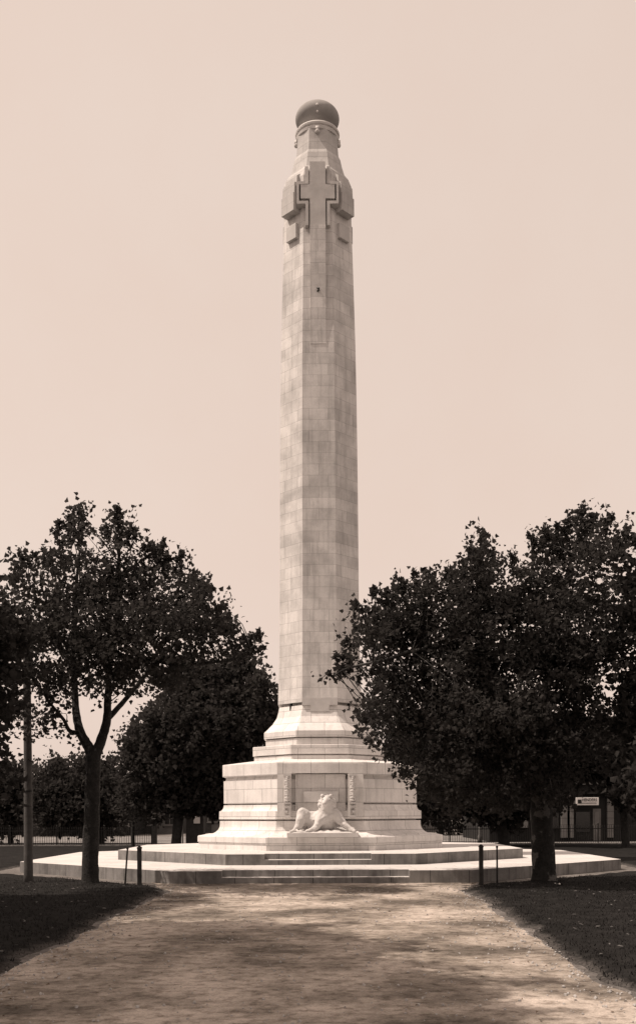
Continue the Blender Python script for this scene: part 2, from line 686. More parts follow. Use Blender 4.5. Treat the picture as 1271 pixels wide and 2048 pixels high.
def terrace(R, za, zb, notch_px, notch_d):
    zm = (za+zb)/2-.01
    bm = loft([(R, za), (R, zm)], cap_bottom=False, cap_top=True)
    d = D-C8*R
    x0, x1 = (notch_px[0]-CX)/F*d, (notch_px[1]-CX)/F*d
    yf = -C8*R
    pl = []
    for k in range(8):
        a = -math.pi/2+math.pi/8+2*math.pi*k/8
        pl.append((R*math.cos(a), R*math.sin(a)))
    # front edge runs from vertex 7 to vertex 0
    pl = pl+[(x0, yf), (x0, yf+notch_d), (x1, yf+notch_d), (x1, yf)]
    lo = [bm.verts.new((x, y, zm+.0005)) for x, y in pl]
    hi = [bm.verts.new((x, y, zb)) for x, y in pl]
    n = len(pl)
    for k in range(n):
        bm.faces.new((lo[k], lo[(k+1) % n], hi[(k+1) % n], hi[k]))
    bm.faces.new(hi)
    bmesh.ops.triangulate(bm, faces=[f for f in bm.faces if len(f.verts) > 8])
    o = finish(bm, 'terrace', [M['step'], M['tread']], mon)
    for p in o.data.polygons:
        p.material_index = 1 if p.normal.z > .5 else 0  # upward faces take the pale stone, upright faces the dark one
    return o


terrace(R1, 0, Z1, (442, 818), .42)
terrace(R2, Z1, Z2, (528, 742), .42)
# plinth slab on a slightly set back course
finish(loft([(rw(243), Z2), (rw(243), .905), (rw(241.5), .915)], cap_top=False), 'plinth', M['base'], mon)
zt = zs(1670, R3)
finish(loft([(R3, .915), (R3, zt-.03), (R3-.03, zt)], cap_bottom=True), 'plinth', M['base'], mon)

# base block: flared foot, torus-like step, wall, groove, cornice, weathered top
r_fl, r_w = rw(201.5), rw(192.5)
prof = [(rw(244)-.12, zt)]
zc_, rc_ = zs(1649, r_fl), rw(243)-.22
for i in range(9):                                  # quarter-round sweep at the foot
    a = i/8*math.pi/2
    prof.append((rw(201.5)-.02+(rc_-r_fl)*(1-math.sin(a))**1.0, zt+.02+(zc_-zt-.02)*(1-math.cos(a))))
zl = zs(1638, r_fl)
prof += [(r_fl-.02, zl-.055), (r_fl-.19, zl-.05), (r_fl-.19, zl), (r_fl+.01, zl+.005)]
za = zs(1622, r_fl)
prof.append((r_fl, za))
zb = zs(1610, r_w)
for i in range(1, 6):
    a = i/5*math.pi/2
    prof.append((r_w+(r_fl-r_w)*(1-math.sin(a)), za+(zb-za)*(1-math.cos(a))))
prof += [(r_w-.14, zb+.005), (r_w-.14, zb+.05), (r_w, zb+.055)]
zg0, zg1 = zs(1562, r_w), zs(1553.5, r_w)
prof += [(r_w, zg0), (r_w-.06, zg0+.005), (r_w-.12, zg1-.03), (r_w-.12, zg1), (R4+.03, zg1+.005)]
zct = zs(1529.5, R4)
prof += [(R4+.03, zct-.015), (R4, zct)]
r5 = rw(134)
z5 = zs(1522, r5)
prof.append((r5-.05, z5))
base = finish(loft(prof), 'base_block', M['base'], mon)

# tiers above the base
zt2, zl2 = zs(1494, r5), zs(1512, r5)
finish(loft([(r5-.05, z5-.02), (r5-.05, zl2-.05), (r5-.15, zl2-.045), (r5-.15, zl2-.005), (r5, zl2), (r5, zt2-.02), (r5-.02, zt2)]), 'tier', M['base'], mon)
r6 = rw(111.5)
zt3, zl3 = zs(1466, r6), zs(1478, r6)
r7 = rw(83.5)
zsl = zs(1437, r7)
finish(loft([(r6-.06, zt2-.01), (r6-.06, zl3-.05), (r6-.15, zl3-.045), (r6-.15, zl3-.005), (r6, zl3), (r6, zt3), (r7+.22, zt3+.3), (r7+.05, zsl), (r7-.02, zs(1424, r7)), (r7-.05, zs(1415, r7)), (r7-.22, zs(1414, r7)), (r7-.22, zs(1408, r7)+.05)]), 'tier', M['base'], mon)

# shaft with its slight swelling
zslot = zs(1409, r7)
sh = [(r7, zslot)]
for y, w in ((1370, 82.2), (1300, 80.2), (1200, 78.8), (1100, 78.2), (1000, 77.8), (900, 77.0), (800, 75.9), (700, 74.2), (600, 71.6), (520, 69.3), (480, 68.0), (425, 66.6)):
    r = rw(w)
    sh.append((r, zs(y, r)))
shaft = finish(loft(sh), 'shaft', M['shaft'], mon)


def shaft_r(z):
    for (ra, z0), (rb, z1) in zip(sh, sh[1:]):
        if z <= z1:
            return ra+(rb-ra)*(z-z0)/(z1-z0)
    return sh[-1][0]


def fpt(py, r):
    return zf(py, r)


# plain apron carrying the front face down over the slot at the foot of the shaft
a_w = S8*r7
yf7 = -C8*r7
finish(cells([-a_w, -.33, .33, a_w], [zf(1395, r7), zf(1410, r7), zf(1423, r7)], ['###', '.#.'], yf7-.03, yf7+.2), 'apron', M['plain'], mon, bevel=.008)
for sx in (-1, 1):
    bm = bmesh.new()
    rot = Matrix.Rotation(sx*math.pi/4, 3, 'Z')
    p = rot @ Vector((0, -C8*(r7-.09)-.02, zslot-.13))
    box(bm, p, (.035, .12, .25), rot)
    finish(bm, 'notch_shade', M['metal'], mon)  # black strip standing in for the shadowed notch under the slot, no ironwork

# ---- head of the column
k_t = (D-1.25)/F                      # metres per photo pixel on the front of the head


def zt_(zoomy):                       # height from the enlarged view of the head, front face
    return CAMH+(Y0-(180+zoomy/6.025))*k_t


def hx(zoomx):                        # horizontal size from the enlarged view
    return zoomx/6.025*k_t


def zd_(zoomy, dep):                  # the same for something dep metres in front of the axis
    return CAMH+(Y0-(180+zoomy/6.025))*(D-dep)/F


zr = CAMH+(Y0-283.5)*D/F
r_core = shaft_r(zt_(1380))
core = [(r_core+.005, zt_(1420)), (r_core+.005, zd_(1180, .45)), (1.20, zd_(1085, .45)), (1.05, zd_(1020, .45)), (.95, zd_(920, .4)), (.895, zd_(835, .4)), (.825, zd_(800, .35)), (.79, zd_(680, .3)), (.775, zr+.05)]
finish(loft(core), 'head', M['head'], mon)

ringp = [(.70, zr-.03), (.765, zr-.01), (.785, zr+.07), (.755, zr+.10), (.755, zr+.125), (.80, zr+.15), (.815, zr+.21), (.79, zr+.26), (.62, zr+.28), (.5, zr+.45)]
ring = finish(lathe(ringp, 48), 'ring_moulding', M['plain'], mon)
for k in range(4):
    a = -math.pi/2+k*math.pi/2
    bm = bmesh.new()
    c = Vector((.775*math.cos(a), .775*math.sin(a), zr-.14))
    bmesh.ops.create_uvsphere(bm, u_segments=14, v_segments=8, radius=.085, matrix=Matrix.Translation(c))
    box(bm, c+Vector((0, 0, .09)), (.13, .13, .13))
    finish(bm, 'boss', M['plain'], ring, smooth=True)
# flattened ball
ba, bc = .805, .50
zball = CAMH+(Y0-240.0)*D/F
prof = []
for i in range(25):
    t = -math.pi/2+math.pi*i/24
    prof.append((max(.012, ba*math.cos(t)), zball+bc*math.sin(t)))
ball = finish(lathe(prof, 56), 'ball', M['ball'], mon, smooth=True)
for dz, s in ((.0, .04), (-.20, .034)):
    rr_ = ba*math.sqrt(1-(dz/bc)**2)
    bm = bmesh.new()
    bmesh.ops.create_uvsphere(bm, u_segments=12, v_segments=8, radius=s*1.2, matrix=Matrix.Translation((0, -rr_-.005, zball+dz)))
    finish(bm, 'stud', M['white'], ball, smooth=True)

# cross on the front of the head: outer border, groove, proud inner cross
xi, xa, gp = hx(94), hx(206), .05
xo, xao = hx(147), hx(252)
yfc = -C8*r_core
zt0, zt1 = zt_(895), zt_(1660)
zi1 = zt_(1660)
outer = cells([-xao, -xa-gp, -xo, -xi-gp, xi+gp, xo, xa+gp, xao],
              [zt_(1135), zt_(1168), zt_(1368), zt_(1402), zt1],
              ['##...##', '#.....#', '###.###', '..#.#..'], yfc-.21, yfc+.12)
cr = finish(outer, 'cross_border', M['carved_head'], mon, bevel=.006)
inner = cells([-xa, -xi, xi, xa], [zt0, zt_(1170), zt_(1338), zi1], ['.#.', '###', '.#.'], yfc-.20, yfc+.12)
finish(inner, 'cross', M['carved_head'], mon, bevel=.006)
for sg in (-1, 1):
    ux = sorted((sg*(xi+.17), sg*(xi+gp)))
    finish(cells(ux, [zt_(925), zt_(1134)], ['#'], yfc-.07, yfc+.1), 'cross_border', M['carved_head'], mon, bevel=.006)
# the limb of the cross running down the shaft as a low fillet, dying out
bm = bmesh.new()
zlo = CAMH+(Y0-690)*k_t
n = 14
L, Rr = [], []
for i in range(n+1):
    z = zi1+(zlo-zi1)*i/n
    y = -C8*shaft_r(z)
    pr = .185*(1-i/n)**1.3+.014
    L.append([bm.verts.new((-xi, y+.03, z)), bm.verts.new((-xi, y-pr, z))])
    Rr.append([bm.verts.new((xi, y-pr, z)), bm.verts.new((xi, y+.03, z))])
for i in range(n):
    a, b, c, d_ = L[i], L[i+1], Rr[i], Rr[i+1]
    bm.faces.new((a[0], a[1], b[1], b[0]))
    bm.faces.new((a[1], c[0], d_[0], b[1]))
    bm.faces.new((c[0], c[1], d_[1], d_[0]))
for i in (0, n):
    bm.faces.new((L[i][0], L[i][1], Rr[i][0], Rr[i][1]))
finish(bm, 'fillet', M['shaft'], mon)

# buttress blocks and tablets on the four diagonal faces
for q in range(4):
    rot = Matrix.Rotation(math.pi/4+q*math.pi/2, 3, 'Z')
    yd = -C8*r_core
    bm = bmesh.new()
    prof = [(.32, zd_(1500, 1.0)), (.32, zd_(1290, 1.0)), (.27, zd_(1284, 1.0)), (.25, zd_(1165, .95)), (.13, zd_(1150, .95)), (.11, zd_(1085, .85)), (-.06, zd_(1050, .8)), (-.2, zd_(1010, .8))]
    hw = .315
    A = [bm.verts.new(rot @ Vector((-hw*(1-.12*i/7), yd-p, z))) for i, (p, z) in enumerate(prof)]
    B = [bm.verts.new(rot @ Vector((hw*(1-.12*i/7), yd-p, z))) for i, (p, z) in enumerate(prof)]
    A += [bm.verts.new(rot @ Vector((-hw*.88, yd+.6, prof[-1][1]))), bm.verts.new(rot @ Vector((-hw, yd+.6, prof[0][1])))]
    B += [bm.verts.new(rot @ Vector((hw*.88, yd+.6, prof[-1][1]))), bm.verts.new(rot @ Vector((hw, yd+.6, prof[0][1])))]
    m_ = len(A)
    for i in range(m_):
        bm.faces.new((A[i], A[(i+1) % m_], B[(i+1) % m_], B[i]))
    bm.faces.new(A)
    bm.faces.new(B[::-1])
    finish(bm, 'buttress', M['head'], mon)
    bm = bmesh.new()
    zc0, zc1 = zd_(1610, 1.05), zd_(1790, 1.05)
    box(bm, rot @ Vector((0, -C8*shaft_r(zc1)-.03, (zc0+zc1)/2)), (.50, .18, zc0-zc1), rot)
    finish(bm, 'tablet', M['carved_head'], mon, bevel=.012)
# overhanging collar between the buttresses
xcol = S8*r_core
for q in range(4):
    rot = Matrix.Rotation(math.pi/4+q*math.pi/2, 3, 'Z')
    bm = bmesh.new()
    box(bm, rot @ Vector((0, -C8*r_core-.03, (zt_(1412)+zt_(1240))/2)), (.60, .40, zt_(1240)-zt_(1412)), rot)
    finish(bm, 'collar', M['head'], mon)
# small iron hook below the cross
bm = bmesh.new()
zh = CAMH+(Y0-583)*k_t
yh = -C8*shaft_r(zh)
tube(bm, [(-.02, yh+.02, zh+.05), (-.02, yh-.08, zh+.06), (.03, yh-.13, zh+.03), (.03, yh-.12, zh-.03), (-.03, yh-.09, zh-.06)], [.03]*5, 6)
finish(bm, 'hook', M['metal'], mon)

# ---- front of the base: panel with niche, ornament strips, fret blocks, lion
kf = (D-3.45)/F
yw = -C8*r_w


def bx_(px): return (px-638.5)*kf
def bz_(py): return CAMH+(Y0-py)*kf


zp = [bz_(1527.5), bz_(1546.5), bz_(1637)]
panel = cells([bx_(553.5), bx_(581.5), bx_(693.5), bx_(724)], zp, ['###', '#.#'], yw-.26, yw+.1)
front = finish(panel, 'relief_panel', M['base'], base, bevel=.01)
finish(cells([bx_(589.5), bx_(688.5)], [bz_(1548.5), bz_(1664)], ['#'], yw-.12, yw+.1), 'relief_ground', M['base'], base, bevel=.006)
for cxp, sg in ((573, 1), (703, -1)):
    bm = bmesh.new()
    x = bx_(cxp)
    ytop = yw-.26
    box(bm, (x, ytop-.0, (bz_(1552)+bz_(1604))/2), (bx_(580)-bx_(569.5), .08, bz_(1552)-bz_(1604)))
    rr = random.Random(3)
    for i in range(11):
        z = bz_(1554+i*4.6)
        for dx in (-.045, .045, 0):
            bmesh.ops.create_uvsphere(bm, u_segments=8, v_segments=6, radius=.042+.014*rr.random(),
                                      matrix=Matrix.Translation((x+dx*(1 if dx else 0), ytop-.05-.02*(dx == 0), z+rr.uniform(-.02, .02))))
    box(bm, (x, ytop-.03, bz_(1551)), (.24, .14, .05))
    box(bm, (x, ytop-.03, bz_(1606)), (.22, .13, .05))
    finish(bm, 'garland', M['plain'], front)
    u = kf*2.55
    xg = [x-u*2.6+i*u for i in range(6)]
    zg = [bz_(1611)-i*(bz_(1611)-bz_(1635))/5 for i in range(6)]
    fm = ['#####', '#...#', '#.###', '#....', '#####']
    if sg > 0:
        fm = [r_[::-1] for r_ in fm]
    finish(cells(xg, zg, fm, ytop-.06, ytop+.05), 'fret', M['plain'], front, bevel=.004)
# small slab behind the lion's head and the ledge it lies on
finish(cells([bx_(606), bx_(674)], [bz_(1583), bz_(1604)], ['#'], yw-.22, yw+.1), 'relief_block', M['plain'], base, bevel=.012)
finish(cells([bx_(574), bx_(712)], [bz_(1664.5), zt-.01], ['#'], yw-1.15, yw+.1), 'lion_ledge', M['plain'], base, bevel=.02)


bm = bmesh.new()
bmesh.ops.create_grid(bm, x_segments=40, y_segments=14, size=1)
rx0, rx1 = bx_(578), bx_(709)
for v in bm.verts:
    u_, w_ = v.co.x, v.co.y
    e_ = max(0, 1-u_**4)*max(0, 1-max(0, -w_)**3)
    v.co = Vector(((rx0+rx1)/2+u_*(rx1-rx0)/2, yw-.55+w_*.55, bz_(1664.5)-.01+e_*(.05+.14*max(0, 1-u_*u_)*(.5+.5*w_))+.05*noise.noise((u_*7, w_*3, 0))*e_))
finish(bm, 'rock', M['plain'], base, smooth=True)


def body_mesh(joints, edges, name, mats, parent, voxel=.024):
    """one continuous skin grown over tapering limbs"""
    bm = bmesh.new()
    for a, b in edges:
        (pa, ra), (pb_, rb) = joints[a], joints[b]
        pa, pb_ = Vector(pa), Vector(pb_)
        n = max(2, int((pb_-pa).length/(.35*min(ra, rb)))+1)
        for k in range(n+1):
            t = k/n
            bmesh.ops.create_icosphere(bm, subdivisions=2, radius=ra+(rb-ra)*t, matrix=Matrix.Translation(pa.lerp(pb_, t)))
    me = bpy.data.meshes.new(name)
    bm.to_mesh(me)
    bm.free()
    o = bpy.data.objects.new(name, me)
    COL.objects.link(o)
    mod = o.modifiers.new('remesh', 'REMESH')
    mod.mode = 'VOXEL'
    mod.voxel_size = voxel
    sm = o.modifiers.new('smooth', 'SMOOTH')
    sm.iterations = 6
    dg = bpy.context.evaluated_depsgraph_get()
    dg.update()
    nm = bpy.data.meshes.new_from_object(o.evaluated_get(dg))
    bpy.data.objects.remove(o)
    for p in nm.polygons:
        p.use_smooth = True
    return link(name, nm, mats, parent)


yl = yw-.50
zl0 = bz_(1664.5)


def lp(px, py, dy=0.0):
    return (bx_(px), yl-dy, bz_(py))


joints = [
    (lp(611, 1637, -.14), .27),   # 0 pelvis
    (lp(630, 1640, -.10), .28),   # 1 belly
    (lp(649, 1632, -.02), .31),   # 2 chest
    (lp(652, 1616, .10), .22),    # 3 neck
    (lp(651, 1602, .18), .175),   # 4 skull
    (lp(648, 1606.5, .36), .105), # 5 muzzle
    (lp(647, 1608, .44), .075),   # 6 nose
    (lp(603, 1626, .0), .19),     # 7 haunch
    (lp(600, 1640, .14), .17),    # 8 knee
    (lp(596, 1653, .18), .11),    # 9 shank
    (lp(588, 1660, .24), .075),   # 10 hind paw
    (lp(581, 1661.5, .30), .055), # 11 toe
    (lp(666, 1627, .04), .21),    # 12 shoulder
    (lp(677, 1639, .12), .155),   # 13 elbow
    (lp(687, 1650, .22), .115),   # 14 forearm
    (lp(697, 1658, .30), .085),   # 15 wrist
    (lp(705, 1661, .38), .07),    # 16 paw
    (lp(639, 1640, .18), .17),    # 17 near shoulder
    (lp(631, 1653, .30), .11),    # 18 near forearm
    (lp(620, 1660, .40), .08),    # 19 near wrist
    (lp(612, 1661.5, .48), .065), # 20 near paw
    (lp(625, 1653, -.10), .20),   # 21 body resting on the rock
    (lp(655, 1650, -.06), .22),   # 22 chest resting on the rock
]
edges = [(0, 1), (1, 2), (2, 3), (3, 4), (4, 5), (5, 6), (0, 7), (7, 8), (8, 9), (9, 10), (10, 11), (2, 12), (12, 13), (13, 14), (14, 15), (15, 16),
         (2, 17), (17, 18), (18, 19), (19, 20), (1, 21), (2, 22), (21, 22)]
lion = body_mesh(joints, edges, 'lion', M['plain'], base)
for v in lion.data.vertices:                       # chisel-worn surface
    v.co += Vector((noise.noise(v.co*5), noise.noise(v.co*5+Vector((9, 0, 0))), noise.noise(v.co*5+Vector((0, 9, 0)))))*.028
    v.co += Vector((0, 1, 0))*noise.noise(v.co*14)*.016
# mane, ears, brow and tail carved over the body
bm = bmesh.new()
bmesh.ops.create_icosphere(bm, subdivisions=5, radius=1)
hc = Vector(lp(652, 1609, .04))
for v in bm.verts:
    d = v.co.normalized()
    a = math.atan2(d.x, d.z)
    k = 1+.07*math.sin(a*15+4*noise.noise(d*2))+.05*noise.noise(d*6)
    low = 1.35 if d.z < 0 else .95
    v.co = hc+Vector((d.x*.30*k, d.y*.22, d.z*.31*k*low))
finish(bm, 'mane', M['plain'], lion, smooth=True)
for dx in (-.17, .17):
    bm = bmesh.new()
    bmesh.ops.create_uvsphere(bm, u_segments=8, v_segments=6, radius=.065, matrix=Matrix.Translation(Vector(lp(651, 1592.5, .16))+Vector((dx*.8, 0, 0))))
    finish(bm, 'ear', M['plain'], lion, smooth=True)
for dx in (-.085, .075):
    bm = bmesh.new()
    bmesh.ops.create_uvsphere(bm, u_segments=8, v_segments=6, radius=.035, matrix=Matrix.Translation(Vector(lp(649.5, 1602, .33))+Vector((dx, 0, 0))))
    finish(bm, 'eye', M['plain'], lion, smooth=True)
bm = bmesh.new()
box(bm, Vector(lp(649.5, 1599.5, .32)), (.26, .07, .035))
finish(bm, 'brow', M['plain'], lion, bevel=.012)
bm = bmesh.new()
limb(bm, [lp(602, 1650, -.1), lp(592, 1655, .1), lp(596, 1662, .42), lp(612, 1663, .5)], .045, .03, 7)
finish(bm, 'tail', M['plain'], lion, smooth=True)


# ------------------------------------------------------------------ trees
def leaves_mesh(name, clumps, per, size, spread, seed, spr=None):
    """many lobed leaves set along short twigs; clumps = array (n,3) of twig bases, dirs (n,3)"""
    rg = np.random.default_rng(seed)
    base_, dirs = clumps
    n = len(base_)*per
    idx = np.repeat(np.arange(len(base_)), per)
    t = rg.random(n)
    sp_ = np.full(len(base_), spread) if spr is None else spr
    L = (sp_*(.6+.8*rg.random(len(base_))))[idx]
    jit = rg.normal(0, 1, (n, 3))*(sp_[idx]*.24)[:, None]
    p = base_[idx]+dirs[idx]*(t*L)[:, None]+jit
    a1 = rg.normal(0, 1, (n, 3))+np.array([0, 0, -.25])+dirs[idx]*.6
    a1 /= np.linalg.norm(a1, axis=1)[:, None]
    a2 = np.cross(a1, rg.normal(0, 1, (n, 3))+np.array([0, 0, .0]))
    a2 /= np.linalg.norm(a2, axis=1)[:, None]
    a3 = np.cross(a1, a2)
    s = size*(.55+.8*rg.random(n))
    shp = np.array([[0, 0, 0], [.50, .28, .10], [.27, .62, .07], [0, 1.05, -.06], [-.27, .62, .07], [-.50, .28, .10]])
    V = p[:, None, :]+s[:, None, None]*(shp[None, :, 0:1]*a2[:, None, :]+shp[None, :, 1:2]*a1[:, None, :]+shp[None, :, 2:3]*a3[:, None, :])
    V = V.reshape(-1, 3)
    o = (np.arange(n)*6)[:, None]
    Q = np.concatenate([o+np.array([[0, 1, 2, 3]]), o+np.array([[0, 3, 4, 5]])], 0)
    return mesh_np(name, V, Q)


def clumps_from(blobs, per_m3, seed, gap=.0, gscale=.7, flat=.75):
    """blobs: (centre, rx, ry, rz, density factor)"""
    rg = np.random.default_rng(seed)
    B, Dr = [], []
    for (c, rx, ry, rz, f) in blobs:
        vol = 4.19*rx*ry*rz
        n = max(4, int(vol**.82*per_m3*f))
        d = rg.normal(0, 1, (n, 3))
        d /= np.linalg.norm(d, axis=1)[:, None]
        r = rg.random(n)**.55
        r *= 1+.15*rg.normal(0, 1, n)
        off = d*r[:, None]*np.array([rx, ry, rz])
        pos = np.array(c)+off
        dr = d*np.array([.9, .9, .6])+np.array([0, 0, .45])+rg.normal(0, .45, (n, 3))
        dr /= np.linalg.norm(dr, axis=1)[:, None]
        keep = np.ones(n, bool)
        if gap > 0:
            for i in range(n):
                if noise.noise(Vector(pos[i])*gscale+Vector((seed, 0, 0))) < gap-.5+.0 and r[i] < 2:
                    keep[i] = rg.random() < .12
        B.append(pos[keep])
        Dr.append(dr[keep])
    return np.concatenate(B), np.concatenate(Dr)


def twigs(bm, start_pts, cl, every, r, seed):
    """thin branches from limb ends towards leaf clumps"""
    rg = random.Random(seed)
    B, _ = cl
    for i in range(0, len(B), every):
        p = Vector(B[i])
        s = min(start_pts, key=lambda q: (q-p).length+rg.random()*.8)
        if (s-p).length > 4.5:
            continue
        mid = (s+p)/2+Vector((rg.uniform(-.2, .2), rg.uniform(-.2, .2), rg.uniform(-.05, .25)))
        tube(bm, spline([s, mid, p], 3), [r*(1-.75*k/6) for k in range(7)], 5, False)


def tree(name, loc, limbs, blobs, label, cat='tree', group=None, per_m3=34, per=14, size=.13, spread=.42, seed=1, gap=.22, mat='leaf', tw=14, twr=.016, gscale=.9, sprigs=(), bark='bark'):
    t = thing(name, loc, label, cat, group)
    lv = Vector(loc)
    bm = bmesh.new()
    ends = []
    for i, (pts, r0, r1, fl) in enumerate(limbs):
        pts = [Vector(p)-lv for p in pts]
        limb(bm, pts, r0, r1, 10 if r0 > .1 else 7, seed*10+i, fl)
        if i > 0 or len(limbs) == 1:
            ends += spline(pts, 3)[2:]
    bl = [(np.array(c)-np.array(loc), rx, ry, rz, f) for (c, rx, ry, rz, f) in blobs]
    cl = clumps_from(bl, per_m3, seed, gap, gscale)
    rs = random.Random(seed+7)
    spr = np.full(len(cl[0]), spread)
    sb, sd = [], []
    for a, b in sprigs:
        a, b = Vector(a)-lv, Vector(b)-lv
        b = b+(b-a)*.04
        tube(bm, [a-(b-a)*.6, a, b], [.016, .011, .004], 5, False)
        m_ = max(5, int((b-a).length/.07))
        for i in range(m_+1):
            t_ = i/m_
            q = a.lerp(b, t_)
            w_ = .16*(1-t_)+.05
            dv = Vector((rs.uniform(-1, 1), rs.uniform(-1, 1), rs.uniform(.0, 1.1)))
            sb.append(q)
            sd.append(dv.normalized())
            spr = np.append(spr, w_*1.5)
    if sb:
        cl = (np.concatenate([cl[0], np.array(sb)]), np.concatenate([cl[1], np.array(sd)]))
    twigs(bm, ends, cl, tw, twr, seed)
    finish(bm, 'trunk', M[bark], t, smooth=True)
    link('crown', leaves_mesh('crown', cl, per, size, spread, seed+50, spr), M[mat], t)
    return t


def blobs_px(lst, Y, depth_r=1.0, seed=0, ymax=3.6, dy0=0.0):
    """ellipsoids measured on the photo at distance Y; each gets a depth of its own size, spread to and fro"""
    rg = random.Random(seed)
    out = []
    for it in lst:
        px, py, rx, ry = it[:4]
        f = it[4] if len(it) > 4 else 1.0
        k = (Y+D)/F
        rxm, rzm = rx*k, ry*k
        rym = min(ymax, max(rxm, rzm)*depth_r)
        dy = dy0+rg.uniform(-1, 1)*max(0, 2.2-rym*.6)
        c = at(px, py, Y)
        sc = (Y+dy+D)/(Y+D)
        c = Vector((c.x*sc, Y+dy, CAMH+(c.z-CAMH)*sc))
        out.append((tuple(c), rxm*.96, rym, rzm*.96, f))
    return out


YT = -10.4


def sprigs_px(lst, Y, dy):
    k = (Y+dy+D)/(Y+D)
    out = []
    for a, b, c, d_ in lst:
        lo = 16 if d_ < 1200 else 0
        p, q = at(a, b+lo, Y+dy), at(c, d_+lo, Y+dy)
        out.append((p, q))
    return out


def pl(lst, Y=YT, dys=None):
    return [at(p[0], p[1], Y+(p[2] if len(p) > 2 else 0)) for p in lst]


def ground_at(px, Y):
    return (at(px, 1700, Y).x, Y, 0)


def root(px, Y):
    return Vector(ground_at(px, Y))+Vector((0, 0, -.08))


GA = 'street trees beside the path'
# left tree with the forked trunk
rt = root(181, YT)
limbsL = [
    ([rt]+pl([(181, 1740), (183, 1650), (186, 1560), (188, 1500)]), .225, .19, .10),
    (pl([(187, 1515), (175, 1490), (160, 1462), (152, 1420, .3), (150, 1370, .6), (146, 1300, .9), (150, 1200, 1.2), (160, 1100, 1.0)]), .15, .03, 0),
    (pl([(189, 1515), (203, 1480), (214, 1440), (216, 1390, -.3), (222, 1320, -.6), (238, 1220, -.9), (238, 1090, -.9)]), .15, .03, 0),
    (pl([(163, 1466), (140, 1462), (128, 1440, -.4), (100, 1405, -.8), (60, 1350, -1.2)]), .07, .02, 0),
    (pl([(214, 1440), (250, 1400, .5), (300, 1340, 1), (360, 1270, 1.3), (390, 1180, 1.5)]), .08, .02, 0),
    (pl([(220, 1350, -.5), (280, 1320, -1), (360, 1330, -1.4), (430, 1324, -1.6), (470, 1318, -1.6), (510, 1290, -1.6)]), .06, .018, 0),
    (pl([(150, 1350, .5), (110, 1260, 1.0), (80, 1160, 1.4)]), .06, .02, 0),
    (pl([(230, 1280, -.7), (290, 1200, -.2), (320, 1110, .1)]), .06, .02, 0),
]
bL = [(165, 1195, 100, 100), (240, 1135, 80, 78), (160, 1100, 36, 55), (78, 1195, 50, 70), (300, 1190, 85, 95), (375, 1215, 65, 70), (235, 1275, 175, 75), (115, 1300, 100, 80),
      (50, 1330, 55, 90), (400, 1275, 60, 60), (140, 1372, 90, 34, .8), (250, 1355, 110, 36, .9), (330, 1345, 80, 45, .9), (465, 1312, 50, 22, .9), (62, 1400, 55, 50, .8),
      (160, 1018, 16, 28, 1.6), (140, 1035, 14, 22, 1.5), (237, 1030, 16, 34, 1.6), (262, 1065, 18, 22, 1.4), (322, 1100, 15, 32, 1.5), (362, 1115, 13, 26, 1.4), (420, 1190, 16, 34, 1.4), (438, 1222, 18, 26, 1.4),
      (512, 1282, 15, 20, 1.2), (485, 1292, 22, 14, 1.0), (48, 1118, 22, 30, 1.2), (90, 1110, 16, 22, 1.2), (380, 1142, 16, 20, 1.2), (205, 1395, 26, 22, .5), (120, 1420, 48, 30, .7), (100, 1462, 50, 28, .6), (440, 1235, 34, 40, .9), (470, 1275, 34, 24, .8), (440, 1260, 25, 25, 1)]
bL = [(b[0], b[1]+(26 if b[1] < 1150 else 18 if b[1] < 1240 else 0))+tuple(b[2:]) for b in bL]
tree('plane_tree', ground_at(181, YT), limbsL, blobs_px(bL, YT, .95, 3, 2.3, -1.2), 'leafy tree with a forked trunk on the lawn, its crown left of the column', 'tree', GA,
     per_m3=50, per=14, size=.105, spread=.36, seed=21, gap=.46, gscale=1.3, tw=9,
     sprigs=sprigs_px([(163, 1060, 163, 1002), (150, 1075, 136, 1022), (120, 1090, 118, 1032), (236, 1070, 236, 1004), (262, 1085, 268, 1045), (222, 1070, 212, 1042), (318, 1125, 323, 1074), (345, 1145, 364, 1092), (330, 1110, 338, 1100),
                       (375, 1160, 386, 1132), (405, 1190, 421, 1160), (425, 1210, 441, 1198), (430, 1240, 456, 1240), (490, 1305, 521, 1264), (475, 1300, 487, 1275), (440, 1265, 462, 1262), (45, 1130, 42, 1098), (58, 1120, 62, 1092), (88, 1120, 86, 1088),
                       (105, 1130, 104, 1098), (28, 1160, 24, 1140), (290, 1100, 296, 1075), (495, 1310, 524, 1300), (400, 1175, 402, 1148)], YT, -1.2))

# right tree
YR = -10.1
rt = root(1086, YR)
limbsR = [
    ([rt]+pl([(1086, 1735), (1082, 1650), (1078, 1560), (1070, 1490)], YR), .33, .25, .12),
    (pl([(1072, 1510), (1040, 1440), (1000, 1370, -.3), (960, 1260, -.6), (940, 1150, -.6)], YR), .17, .03, 0),
    (pl([(1070, 1500), (1085, 1420), (1100, 1320, .5), (1120, 1200, .8), (1155, 1070, .8)], YR), .17, .03, 0),
    (pl([(1010, 1390, -.2), (930, 1340, -.8), (850, 1300, -1.2), (770, 1320, -1.5), (700, 1335, -1.6), (668, 1350, -1.6)], YR), .09, .015, 0),
    (pl([(1050, 1460), (950, 1440, .6), (860, 1430, 1), (780, 1450, 1.2)], YR), .09, .02, 0),
    (pl([(1085, 1420), (1150, 1370, -.5), (1210, 1300, -.8)], YR), .08, .02, 0),
    (pl([(975, 1290, -.5), (880, 1220, 0), (800, 1180, .3)], YR), .06, .02, 0),
    (pl([(1105, 1300, .5), (1060, 1180, .2), (1080, 1080, 0)], YR), .06, .02, 0),
]
